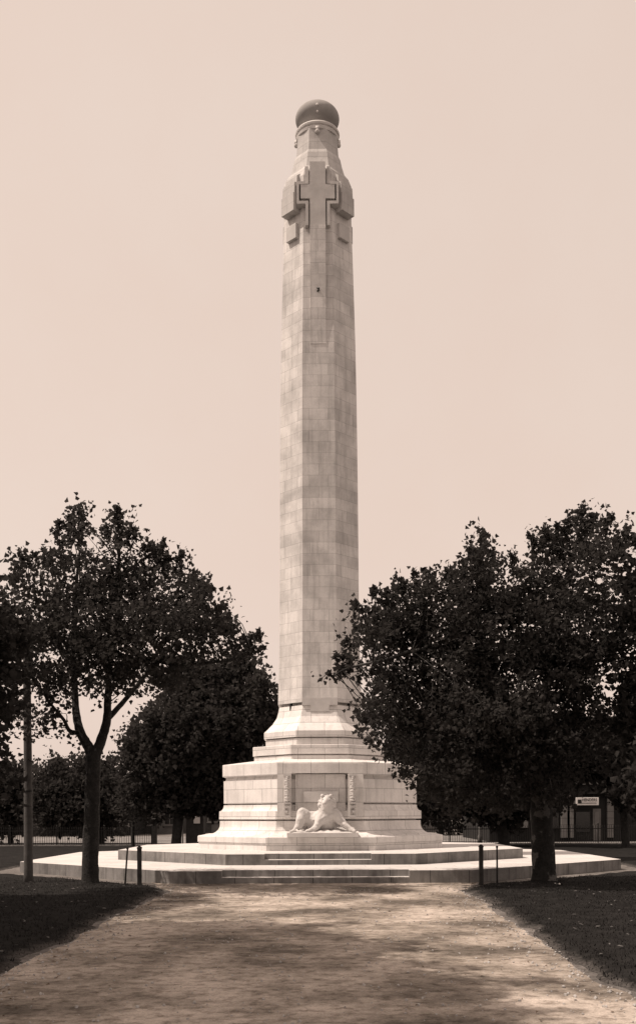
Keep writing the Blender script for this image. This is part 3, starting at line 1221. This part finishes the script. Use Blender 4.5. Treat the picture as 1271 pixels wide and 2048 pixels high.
bR = [(980, 1300, 165, 140), (835, 1260, 95, 100), (905, 1190, 95, 70), (1080, 1190, 95, 110), (1140, 1085, 60, 55), (1165, 1032, 20, 30, 1.5), (965, 1095, 17, 38, 1.5), (985, 1165, 70, 60),
      (765, 1240, 40, 55), (800, 1370, 65, 75), (860, 1430, 120, 85), (1000, 1440, 140, 100), (1125, 1310, 95, 120), (1130, 1440, 95, 90), (712, 1328, 38, 32), (672, 1350, 16, 7, 1.2), (690, 1316, 18, 12, 1.2),
      (762, 1455, 36, 42), (1212, 1052, 22, 34, 1.1), (1066, 1085, 16, 26, 1.4), (1100, 1055, 22, 22, 1.3), (852, 1148, 22, 24, 1.2), (803, 1168, 18, 18, 1.3), (925, 1128, 16, 22, 1.3), (748, 1188, 12, 24, 1.2), (715, 1222, 7, 14, 1.2),
      (1190, 1120, 45, 50, .9), (1195, 1220, 40, 60, .8), (1180, 1340, 50, 70, .8), (735, 1290, 30, 40), (1020, 1118, 18, 20, 1.2), (1230, 1150, 14, 30, .7), (900, 1530, 110, 60), (1010, 1540, 110, 70), (1110, 1512, 80, 55), (800, 1440, 55, 55), (765, 1400, 35, 45), (745, 1440, 24, 40), (790, 1490, 40, 30, .8), (830, 1500, 60, 40), (1050, 1585, 60, 36), (1105, 1575, 46, 34), (985, 1590, 60, 36), (920, 1585, 60, 40), (1120, 1600, 26, 22, .8)]
bR = [(b[0], b[1]+(22 if b[1] < 1270 and b[0] > 720 else 0))+tuple(b[2:]) for b in bR]
tree('plane_tree', ground_at(1086, YR), limbsR, blobs_px(bR, YR, .95, 5, 2.5, -1.2), 'broad dark tree with a stout mottled trunk right of the path, overlapping the column', 'tree', GA,
     per_m3=58, per=15, size=.11, spread=.36, bark='bark_mottled', seed=33, gap=.41, gscale=1.3, tw=10,
     sprigs=sprigs_px([(965, 1110, 965, 1054), (950, 1115, 940, 1085), (980, 1120, 984, 1090), (1163, 1050, 1164, 1000), (1140, 1055, 1132, 1028), (1120, 1065, 1112, 1036), (1066, 1095, 1060, 1056), (1085, 1080, 1088, 1048), (1178, 1045, 1186, 1020),
                       (1212, 1060, 1219, 1018), (925, 1140, 926, 1108), (900, 1150, 896, 1128), (855, 1160, 853, 1124), (830, 1170, 830, 1134), (803, 1185, 800, 1148), (780, 1195, 775, 1168), (752, 1195, 745, 1164), (725, 1232, 714, 1208),
                       (705, 1320, 672, 1314), (700, 1345, 657, 1351), (715, 1300, 690, 1282), (745, 1450, 728, 1440), (1025, 1130, 1022, 1100), (1240, 1075, 1252, 1050), (1225, 1170, 1246, 1150), (1225, 1290, 1250, 1280), (760, 1240, 735, 1222), (740, 1270, 712, 1258)], YR, -1.2))


def simple_tree(name, px, Y, blobs, label, seed, trunk_r=.2, fork=1560, group=None, **kw):
    rt = root(px, Y)
    cx = sum(b[0] for b in blobs)/len(blobs)
    cy = sum(b[1] for b in blobs)/len(blobs)
    top = min(b[1] for b in blobs)
    lm = [([rt]+pl([(px, 1690), (px+(cx-px)*.12, fork)], Y), trunk_r, trunk_r*.75, trunk_r*.5)]
    for b in sorted(blobs, key=lambda b: -b[2]*b[3])[:5]:
        lm.append((pl([(px+(cx-px)*.12, fork+8), ((px+b[0])/2, (fork+b[1])/2+6), (b[0], b[1])], Y), trunk_r*.55, trunk_r*.12, 0))
    kk = dict(per_m3=30, per=13, size=.22, spread=.6, gap=.12, mat='leaf_far', tw=22, twr=.03)
    kk.update(kw)
    return tree(name, ground_at(px, Y), lm, blobs_px(blobs, Y, 1.0, seed, 4.2), label, 'tree', group, seed=seed, **kk)


GB = 'trees behind the monument'
# behind, left of the monument
simple_tree('plane_tree', 352, 16.5, [(420, 1450, 105, 95), (490, 1420, 60, 80), (340, 1500, 85, 90), (450, 1560, 95, 75), (320, 1580, 60, 55), (400, 1370, 75, 50), (530, 1440, 25, 40), (470, 1350, 40, 40), (395, 1590, 70, 45), (280, 1520, 36, 60), (515, 1375, 22, 24, .8)],
            'dense tree behind the terraces, its crown filling the gap left of the base', 41, .33, 1600, GB, gap=.10)
simple_tree('lime_tree', 203, 25, [(150, 1575, 75, 62), (110, 1600, 45, 60), (200, 1585, 45, 62), (160, 1620, 80, 45), (235, 1605, 22, 50)],
            'low round dense tree behind the forked tree and pole, standing by the railing', 42, .22, 1640, GB, gap=.05, per_m3=34)
simple_tree('lime_tree', 22, 27, [(20, 1600, 55, 60), (-30, 1590, 50, 70), (45, 1570, 36, 40), (0, 1640, 60, 30)], 'dark round tree at the frame edge beyond the railing behind the pole', 50, .22, 1640, GB, gap=.05, per_m3=30)
simple_tree('sapling', 266, 19.0, [(266, 1610, 30, 36), (262, 1570, 22, 28, .8)], 'slim young tree in front of the railing, between pale road and dark tree', 43, .13, 1650, GB, per_m3=40, size=.16)
# left edge of the frame
simple_tree('plane_tree', -60, -14.5, [(-40, 1330, 75, 130), (-20, 1250, 55, 60), (-12, 1400, 40, 70, .8), (-60, 1480, 60, 80), (-25, 1560, 36, 50, .8), (-50, 1200, 50, 60)],
            'tree cut by the frame edge beside the wooden pole', 44, .28, 1600, GA, size=.15, per_m3=46, spread=.45)
# behind, right
simple_tree('plane_tree', 1008, 18, [(900, 1540, 75, 80), (830, 1480, 60, 60), (830, 1550, 40, 60), (990, 1500, 90, 80), (860, 1600, 50, 50), (960, 1590, 90, 45), (1050, 1560, 80, 75), (880, 1480, 60, 60), (1040, 1480, 70, 70), (1000, 1630, 50, 25)],
            'dark tree behind the terraces close to the right side of the base', 45, .36, 1640, GB, gap=.06, per_m3=34)
simple_tree('plane_tree', 1250, 14, [(1150, 1515, 70, 55), (1220, 1500, 70, 70), (1110, 1500, 60, 60), (1255, 1545, 50, 45), (1270, 1590, 40, 40)],
            'dark tree at the railing in front of the shop sign building', 46, .24, 1610, GB, gap=.10, per_m3=30)
simple_tree('plane_tree', 1330, -12, [(1300, 1250, 75, 110), (1275, 1120, 45, 60, .8), (1320, 1400, 90, 110), (1262, 1320, 34, 50, .5), (1290, 1480, 70, 80), (1250, 1090, 24, 30, .7), (1300, 1570, 60, 60)],
            'tree reaching in from the frame edge beyond the stout tree', 47, .3, 1600, GA, size=.15, per_m3=44, spread=.45)
simple_tree('plane_tree', 880, 48, [(900, 1590, 40, 38), (860, 1600, 36, 34), (945, 1600, 36, 34)], 'small far tree across the road, under the dark crowns', 48, .3, 1630, GB, size=.3, spread=.8)
simple_tree('plane_tree', 640, 52, [(560, 1600, 60, 40), (700, 1590, 60, 45), (640, 1590, 60, 45)], 'far tree across the road hidden behind the base of the column', 49, .3, 1630, GB, size=.32, spread=.8)

# avenue trees outside the frame whose shade falls over the near path
def avenue_tree(x, y, h, cr, label, seed, limbs_n=5):
    rg = random.Random(seed)
    lm = [([Vector((x, y, -.08)), Vector((x+.05, y, h*.2)), Vector((x, y+.1, h*.38))], .26, .2, .1)]
    bl = []
    for k in range(15):
        a = k*2.4+rg.random()
        rr = cr*(.25+.45*rg.random())
        z = h*(.45+.42*((k*.37) % 1))
        c = (x+math.cos(a)*rr, y+math.sin(a)*rr, z)
        bl.append((c, cr*.48, cr*.48, h*.15, 1.0))
        lm.append(([Vector((x, y, h*.36)), Vector(((x+c[0])/2, (y+c[1])/2, (h*.36+z)/2+.3)), Vector(c)], .09, .02, 0))
    tree('plane_tree', (x, y, 0), lm, bl, label, 'tree', GA, per_m3=58, per=36, size=.165, spread=.55, seed=seed, gap=.2, tw=60)


avenue_tree(-10.0, -23.4, 12.2, 4.1, 'avenue tree on the lawn nearest the viewer, shading the path', 61)
avenue_tree(-8.8, -28.2, 12.0, 3.8, 'avenue tree on the lawn beside the viewer, shading the path', 62)
avenue_tree(-11.5, -17.6, 9.0, 3.0, 'avenue tree on the lawn beyond the frame edge, between viewer and pole', 63)


# ------------------------------------------------------------------ posts, pole, railings
def post_pair(px_post, px_stake, lean, label_a, label_b):
    Yp = -10.6
    t = thing('wooden_post', ground_at(px_post, Yp), label_a, 'post', 'short posts in front of the terraces')
    bm = bmesh.new()
    box(bm, (0, 0, .47), (.105, .105, 1.04))
    finish(bm, 'shaft', M['post_wood'], t, bevel=.008)
    bm = bmesh.new()
    loft([(.085, .985), (.085, 1.02), (.02, 1.06)], 4, bm)
    finish(bm, 'cap', M['post_wood'], t)
    g0 = ground_at(px_stake, Yp)
    t = thing('garden_stake', g0, label_b, 'stake', 'thin stakes beside the posts')
    bm = bmesh.new()
    tube(bm, [(-lean, 0, -.05), (-lean*.2, 0, .5), (lean*.6, .01, .98)], [.026, .024, .022], 7)
    finish(bm, 'rod', M['metal'], t)
    bm = bmesh.new()
    bmesh.ops.create_uvsphere(bm, u_segments=8, v_segments=6, radius=.034, matrix=Matrix.Translation((lean*.6, .01, .99)))
    finish(bm, 'knob', M['metal'], t, smooth=True)


post_pair(279, 253, .045, 'short square dark post left of the path, by the leaning stake', 'thin leaning iron stake left of the path')
post_pair(961, 993, .0, 'short square dark post right of the path, by the upright stake', 'thin upright iron stake right of the path')

Yq = -9.9
px0 = ground_at(57, Yq)
t = thing('utility_pole', px0, 'tall weathered wooden pole standing by the terrace corner', 'pole')
bm = bmesh.new()
tube(bm, spline([(0, 0, -.1), (0, 0, 3), (-.03, 0, 7.2)], 5), [.125-.003*i for i in range(11)], 14)
finish(bm, 'pole', M['pole_wood'], t, smooth=True)
zb_ = at(57, 1582, Yq).z
bm = lathe([(.122, zb_-.03), (.128, zb_-.02), (.128, zb_+.02), (.122, zb_+.03)], 16)
finish(bm, 'band', M['metal'], t)
bm = bmesh.new()
box(bm, (-.03, 0, 6.75), (1.5, .09, .11))
finish(bm, 'crossarm', M['pole_wood'], t, bevel=.01)
for dx in (-.62, -.25, .25, .62):
    bm = lathe([(.012, 6.8), (.012, 6.88), (.035, 6.89), (.045, 6.93), (.03, 6.96), (.042, 6.99), (.02, 7.03)], 10, None, (dx-.03, 0))
    finish(bm, 'insulator', M['white'], t, smooth=True)


def railing(x0, x1, Y, label, gap_at=None):
    t = thing('iron_railing', (x0, Y, 0), label, 'railing', 'iron railings round the gardens')
    L = x1-x0
    h = 1.0
    bm = bmesh.new()
    n = int(L/.13)
    for i in range(n+1):
        x = L*i/n
        box(bm, (x, 0, h*.5+.06), (.022, .022, h))
        loft([(.03, h+.06), (.004, h+.15)], 4, bm, True, True, (x, 0))
    finish(bm, 'picket', M['metal'], t)
    bm = bmesh.new()
    for z in (.2, h-.06):
        box(bm, (L/2, .024, z), (L, .02, .045))
    finish(bm, 'rail', M['metal'], t)
    m = max(2, int(L/2.6))
    for i in range(m+1):
        bm = bmesh.new()
        box(bm, (L*i/m, .05, .58), (.055, .055, 1.2))
        bmesh.ops.create_uvsphere(bm, u_segments=8, v_segments=6, radius=.05, matrix=Matrix.Translation((L*i/m, .05, 1.21)))
        finish(bm, 'post', M['metal'], t)
    bm = bmesh.new()
    box(bm, (L/2, .02, .05), (L, .22, .14))
    finish(bm, 'kerb', M['step'], t, bevel=.01)
    return t


YF = 20.8
xg0, xg1 = at(303, 1690, YF).x, at(886, 1690, YF).x
railing(-26, xg0, YF, 'long iron picket railing behind the forked tree, ending at the gate post')
railing(at(800, 1690, YF).x, 33, YF, 'long iron picket railing behind the stout tree and the monument')
t = thing('gate_post', (at(310, 1690, YF+1).x, YF+.9, 0), 'dark gate post at the end of the railing by the pale road', 'post')
bm = bmesh.new(); box(bm, (0, 0, .75), (.26, .26, 1.5)); finish(bm, 'shaft', M['post_wood'], t, bevel=.015)
bm = loft([(.24, 1.5), (.24, 1.56), (.03, 1.72)], 4); finish(bm, 'cap', M['post_wood'], t)

# slender far pole seen above the right post
pq = ground_at(959, 21.8)
t = thing('lamp_post', pq, 'slender pale pole beyond the railing, above the short post right of the path', 'lamp post')
bm = lathe([(.13, 0), (.13, .5), (.085, .6), (.07, 3.2), (.045, 4.4)], 12); finish(bm, 'pole', M['grey'], t, smooth=True)
bm = lathe([(.09, 4.4), (.17, 4.85), (.17, 4.87), (.04, 5.02)], 6); finish(bm, 'lantern', M['glass'], t)
bm = lathe([(.19, 4.875), (.05, 5.06), (.02, 5.15)], 6); finish(bm, 'lantern_cap', M['metal'], t)


# ------------------------------------------------------------------ far buildings
def wall_box(bm, x0, x1, y0, y1, z0, z1):
    return box(bm, ((x0+x1)/2, (y0+y1)/2, (z0+z1)/2), (x1-x0, y1-y0, z1-z0))


def window(par, x, y, z0, w, h, fr='pale', bars=1):
    bm = bmesh.new()
    f = .09
    cells([x-w/2-f, x-w/2, x+w/2, x+w/2+f], [z0+h+f, z0+h, z0, z0-f], ['###', '#.#', '###'], y-.07, y+.02, bm)
    o = finish(bm, 'window', M[fr], par)
    bm = bmesh.new()
    wall_box(bm, x-w/2, x+w/2, y-.02, y+.01, z0, z0+h)
    finish(bm, 'pane', M['glass'], o)
    bm = bmesh.new()
    wall_box(bm, x-w/2, x+w/2, y-.045, y-.022, z0+h/2-.025, z0+h/2+.025)
    wall_box(bm, x-.025, x+.025, y-.047, y-.0215, z0, z0+h)
    finish(bm, 'glazing_bar', M[fr], o)
    bm = bmesh.new()
    wall_box(bm, x-w/2-.15, x+w/2+.15, y-.14, y+.02, z0-f-.09, z0-f-.004)
    finish(bm, 'sill', M[fr], o)


# right: two storey dark brick shop building with pale pilasters
YB = 27.5
kB = (YB+D)/F
xb0, xb1 = at(978, 1650, YB).x, 46.0
sb = thing('shop_building', ((xb0+xb1)/2, YB, 0), 'two storey dark brick building across the road with pale pilasters and a shop sign', 'building')
ox = (xb0+xb1)/2


def fx(px): return (px-CX)*kB-ox
def fz(py): return CAMH+(Y0-py)*kB


bm = bmesh.new(); wall_box(bm, xb0-ox, xb1-ox, 0, 12, 0, 7.2); finish(bm, 'wall', M['brick'], sb)
bm = bmesh.new(); wall_box(bm, xb0-ox-.3, xb1-ox+.3, -.35, 12.3, 7.2, 7.5); wall_box(bm, xb0-ox-.1, xb1-ox+.1, -.12, 12.1, 7.5, 8.0); finish(bm, 'parapet', M['pale'], sb)
bm = bmesh.new(); wall_box(bm, xb0-ox-.1, xb1-ox+.1, -.16, -.003, 3.65, 3.85); finish(bm, 'string_course', M['pale'], sb)
for px in (993, 1021, 1045, 1128, 1138, 1218):
    bm = bmesh.new()
    w = .27 if px < 1130 else .2
    ztop = 2.9 if px != 1138 else 2.4
    z = .9 if px < 1100 else .25
    k = 0
    while z < ztop-.1:
        wall_box(bm, fx(px)-w, fx(px)+w, -.22, -.002, z, min(z+.42, ztop)-.02)
        z += .42
    wall_box(bm, fx(px)-w-.08, fx(px)+w+.08, -.3, -.003, ztop, ztop+.2)
    finish(bm, 'pilaster', M['pale'], sb)
for px in (1007, 1034, 1075, 1105):
    window(sb, fx(px), -.0, 1.0, .5, 1.6, 'post_wood')
for px in (1010, 1060, 1110, 1165, 1220, 1265):
    window(sb, fx(px), -.0, 4.5, .8, 1.7, 'grey')
# shop front with door, window and canopy
bm = bmesh.new(); wall_box(bm, fx(1146), fx(1208), -.5, -.003, 3.05, 3.2); finish(bm, 'canopy', M['brick'], sb)
bm = bmesh.new(); wall_box(bm, fx(1150), fx(1178), -.06, -.002, .6, 1.9); finish(bm, 'shop_window', M['glass'], sb)
bm = bmesh.new(); wall_box(bm, fx(1184), fx(1200), -.05, -.002, .05, 2.1); dd = finish(bm, 'door', M['grey'], sb)
bm = bmesh.new(); wall_box(bm, fx(1188), fx(1196), -.08, -.052, 1.1, 1.9); finish(bm, 'door_pane', M['pale'], dd)

sgn = thing('shop_sign', (fx(1168)+ox, YB-.62, fz(1605)), 'white oblong shop sign with dark lettering above the shop front', 'sign')
wS, hS = 45*kB, 15.5*kB
bm = bmesh.new(); box(bm, (0, 0, 0), (wS, .08, hS)); finish(bm, 'board', M['white'], sgn, bevel=.01)
bm = bmesh.new(); wall_box(bm, -wS*.42, -wS*.26, -.06, -.043, -hS*.28, hS*.22); wall_box(bm, -wS*.26, wS*.40, -.06, -.043, -hS*.27, -hS*.20); finish(bm, 'emblem', M['ink'], sgn)
for dx in (-wS*.4, wS*.4):
    bm = bmesh.new()
    wall_box(bm, dx-.03, dx+.03, .042, .62, -.03, .03)
    finish(bm, 'bracket', M['metal'], sgn)
cu = bpy.data.curves.new('lettering', 'FONT')
cu.body = 'HENDERS'
cu.size = .27
cu.extrude = .008
cu.align_x = 'LEFT'
fo = bpy.data.objects.new('lettering', cu)
COL.objects.link(fo)
fo.location = (-wS*.24, -.047, .0)
fo.rotation_euler = (math.pi/2, 0, 0)
fo.scale = (.82, 1, 1)
dg = bpy.context.evaluated_depsgraph_get(); dg.update()
lm_ = bpy.data.meshes.new_from_object(fo.evaluated_get(dg))
lo_ = link('lettering', lm_, M['ink'], sgn)
lo_.location, lo_.rotation_euler, lo_.scale = fo.location, fo.rotation_euler, fo.scale
bpy.data.objects.remove(fo)


def shed(px0, px1, Y, h, label, wallm='grey', ridge=1.6, wins=4, depth=8, cat='building'):
    x0, x1 = at(px0, 1650, Y).x, at(px1, 1650, Y).x
    o = (x0+x1)/2
    t = thing('low_house', (o, Y, 0), label, cat, 'low houses across the road')
    hw = (x1-x0)/2
    bm = bmesh.new(); wall_box(bm, -hw, hw, 0, depth, 0, h); finish(bm, 'wall', M[wallm], t)
    bm = bmesh.new()
    a = [bm.verts.new(p) for p in ((-hw-.3, -.4, h-.05), (-hw-.3, depth+.4, h-.05), (-hw-.3, depth/2, h+ridge))]
    b = [bm.verts.new((-p.co.x, p.co.y, p.co.z)) for p in a]
    bm.faces.new(a); bm.faces.new(b[::-1])
    for i in range(3):
        bm.faces.new((a[i], a[(i+1) % 3], b[(i+1) % 3], b[i]))
    rf = finish(bm, 'roof', M['roof'], t)
    bm = bmesh.new(); wall_box(bm, hw*.4, hw*.4+.6, depth/2-.3, depth/2+.3, h+ridge-.4, h+ridge+.9); finish(bm, 'chimney', M['brick'], rf)
    for i in range(wins):
        window(t, -hw+(i+.5)*2*hw/wins+.2, 0, h*.36, .9, h*.42, 'pale')
    bm = bmesh.new(); wall_box(bm, -hw+.25, -hw+1.1, -.05, -.002, 0.02, 2.0); finish(bm, 'door', M['post_wood'], t)
    return t


shed(60, 262, 50, 2.6, 'long low grey house across the road behind the low round tree', 'brick', 1.5, 5)
shed(285, 352, 57, 2.5, 'small pale grey house across the road, behind the gate post', 'grey', 1.5, 2)
shed(400, 620, 60, 3.2, 'long low house across the road hidden behind the base', 'grey', 1.8, 5)
shed(690, 900, 60, 3.0, 'low house across the road just right of the base', 'grey', 1.8, 5)
shed(-90, 50, 54, 3.0, 'low house across the road at the frame edge behind the pole', 'brick', 1.6, 4)

# low clipped hedge along the road in the left, dark
bm = bmesh.new()


def hedge(x0, x1, Y, h, w, label, seed):
    t = thing('hedge', ((x0+x1)/2, Y, 0), label, 'hedge')
    rg = np.random.default_rng(seed)
    n = int((x1-x0)*h*w*42)
    p = np.stack([(rg.random(n)-.5)*(x1-x0), (rg.random(n)-.5)*w, rg.random(n)*h], 1)
    p[:, 2] += .1*np.sin(p[:, 0]*1.3)*p[:, 2]/h
    d = rg.normal(0, 1, (n, 3)); d /= np.linalg.norm(d, axis=1)[:, None]
    link('foliage', leaves_mesh('foliage', (p, d), 6, .17, .3, seed), M['leaf_far'], t)
    bm = bmesh.new()
    k = int((x1-x0)/.8)
    for i in range(k):
        x = -(x1-x0)/2+(i+.5)*(x1-x0)/k
        tube(bm, [(x, 0, 0), (x+.05, .02, h*.5), (x-.05, 0, h*.85)], [.04, .03, .01], 5)
    finish(bm, 'stem', M['bark'], t)


hedge(at(60, 1680, 48.6).x, at(252, 1680, 48.6).x, 48.0, 1.15, 1.2, 'dark clipped hedge in front of the long low grey house', 71)
hedge(at(885, 1680, 48.6).x, at(990, 1680, 48.6).x, 48.8, 2.1, 1.2, 'dark hedge between the low house and the shop building', 72)

# ticket hut with a flared roof and a white notice board, far left of the base
YK = 23.0
kp = at(390, 1690, YK)
hut = thing('kiosk', (kp.x, YK, 0), 'small dark kiosk with grey flared roof and white notice, left of the base', 'kiosk')
bm = bmesh.new(); wall_box(bm, -.55, .5, 0, 1.1, 0, 2.05); finish(bm, 'wall', M['post_wood'], hut)
bm = bmesh.new()
ra_ = [bm.verts.new(p) for p in ((-.7, -.15, 2.05), (.75, -.15, 2.05), (.75, 1.25, 2.05), (-.7, 1.25, 2.05))]
rb_ = [bm.verts.new(p) for p in ((-.25, .3, 2.85), (.3, .3, 2.85), (.3, .8, 2.85), (-.25, .8, 2.85))]
for i in range(4):
    bm.faces.new((ra_[i], ra_[(i+1) % 4], rb_[(i+1) % 4], rb_[i]))
bm.faces.new(ra_); bm.faces.new(rb_)
finish(bm, 'roof', M['grey'], hut)
bm = bmesh.new(); box(bm, (.12, -.05, 1.58), (.38, .05, .55)); finish(bm, 'notice_board', M['white'], hut, bevel=.008)
for dx in (-.95, -.72):
    bm = bmesh.new(); tube(bm, [(dx, -.1, 0), (dx, -.1, 2.7)], [.045, .035], 8); finish(bm, 'pole', M['grey'], hut)

# a scrap of paper on the right lawn
ps = ground_at(1113, -12.3)
bm = bmesh.new()
vs = [[bm.verts.new((-.07+.035*i, -.05+.05*j, .02*math.sin(i*1.3+j)+.012)) for i in range(5)] for j in range(3)]
for j in range(2):
    for i in range(4):
        bm.faces.new((vs[j][i], vs[j][i+1], vs[j+1][i+1], vs[j+1][i]))
o = finish(bm, 'paper_scrap', M['paper'], None)
o.location = (ps[0], ps[1], max(0, lawn_h(ps[0], ps[1]))+.06)
tag(o, 'crumpled scrap of white paper on the dark lawn near the stout tree', 'litter')
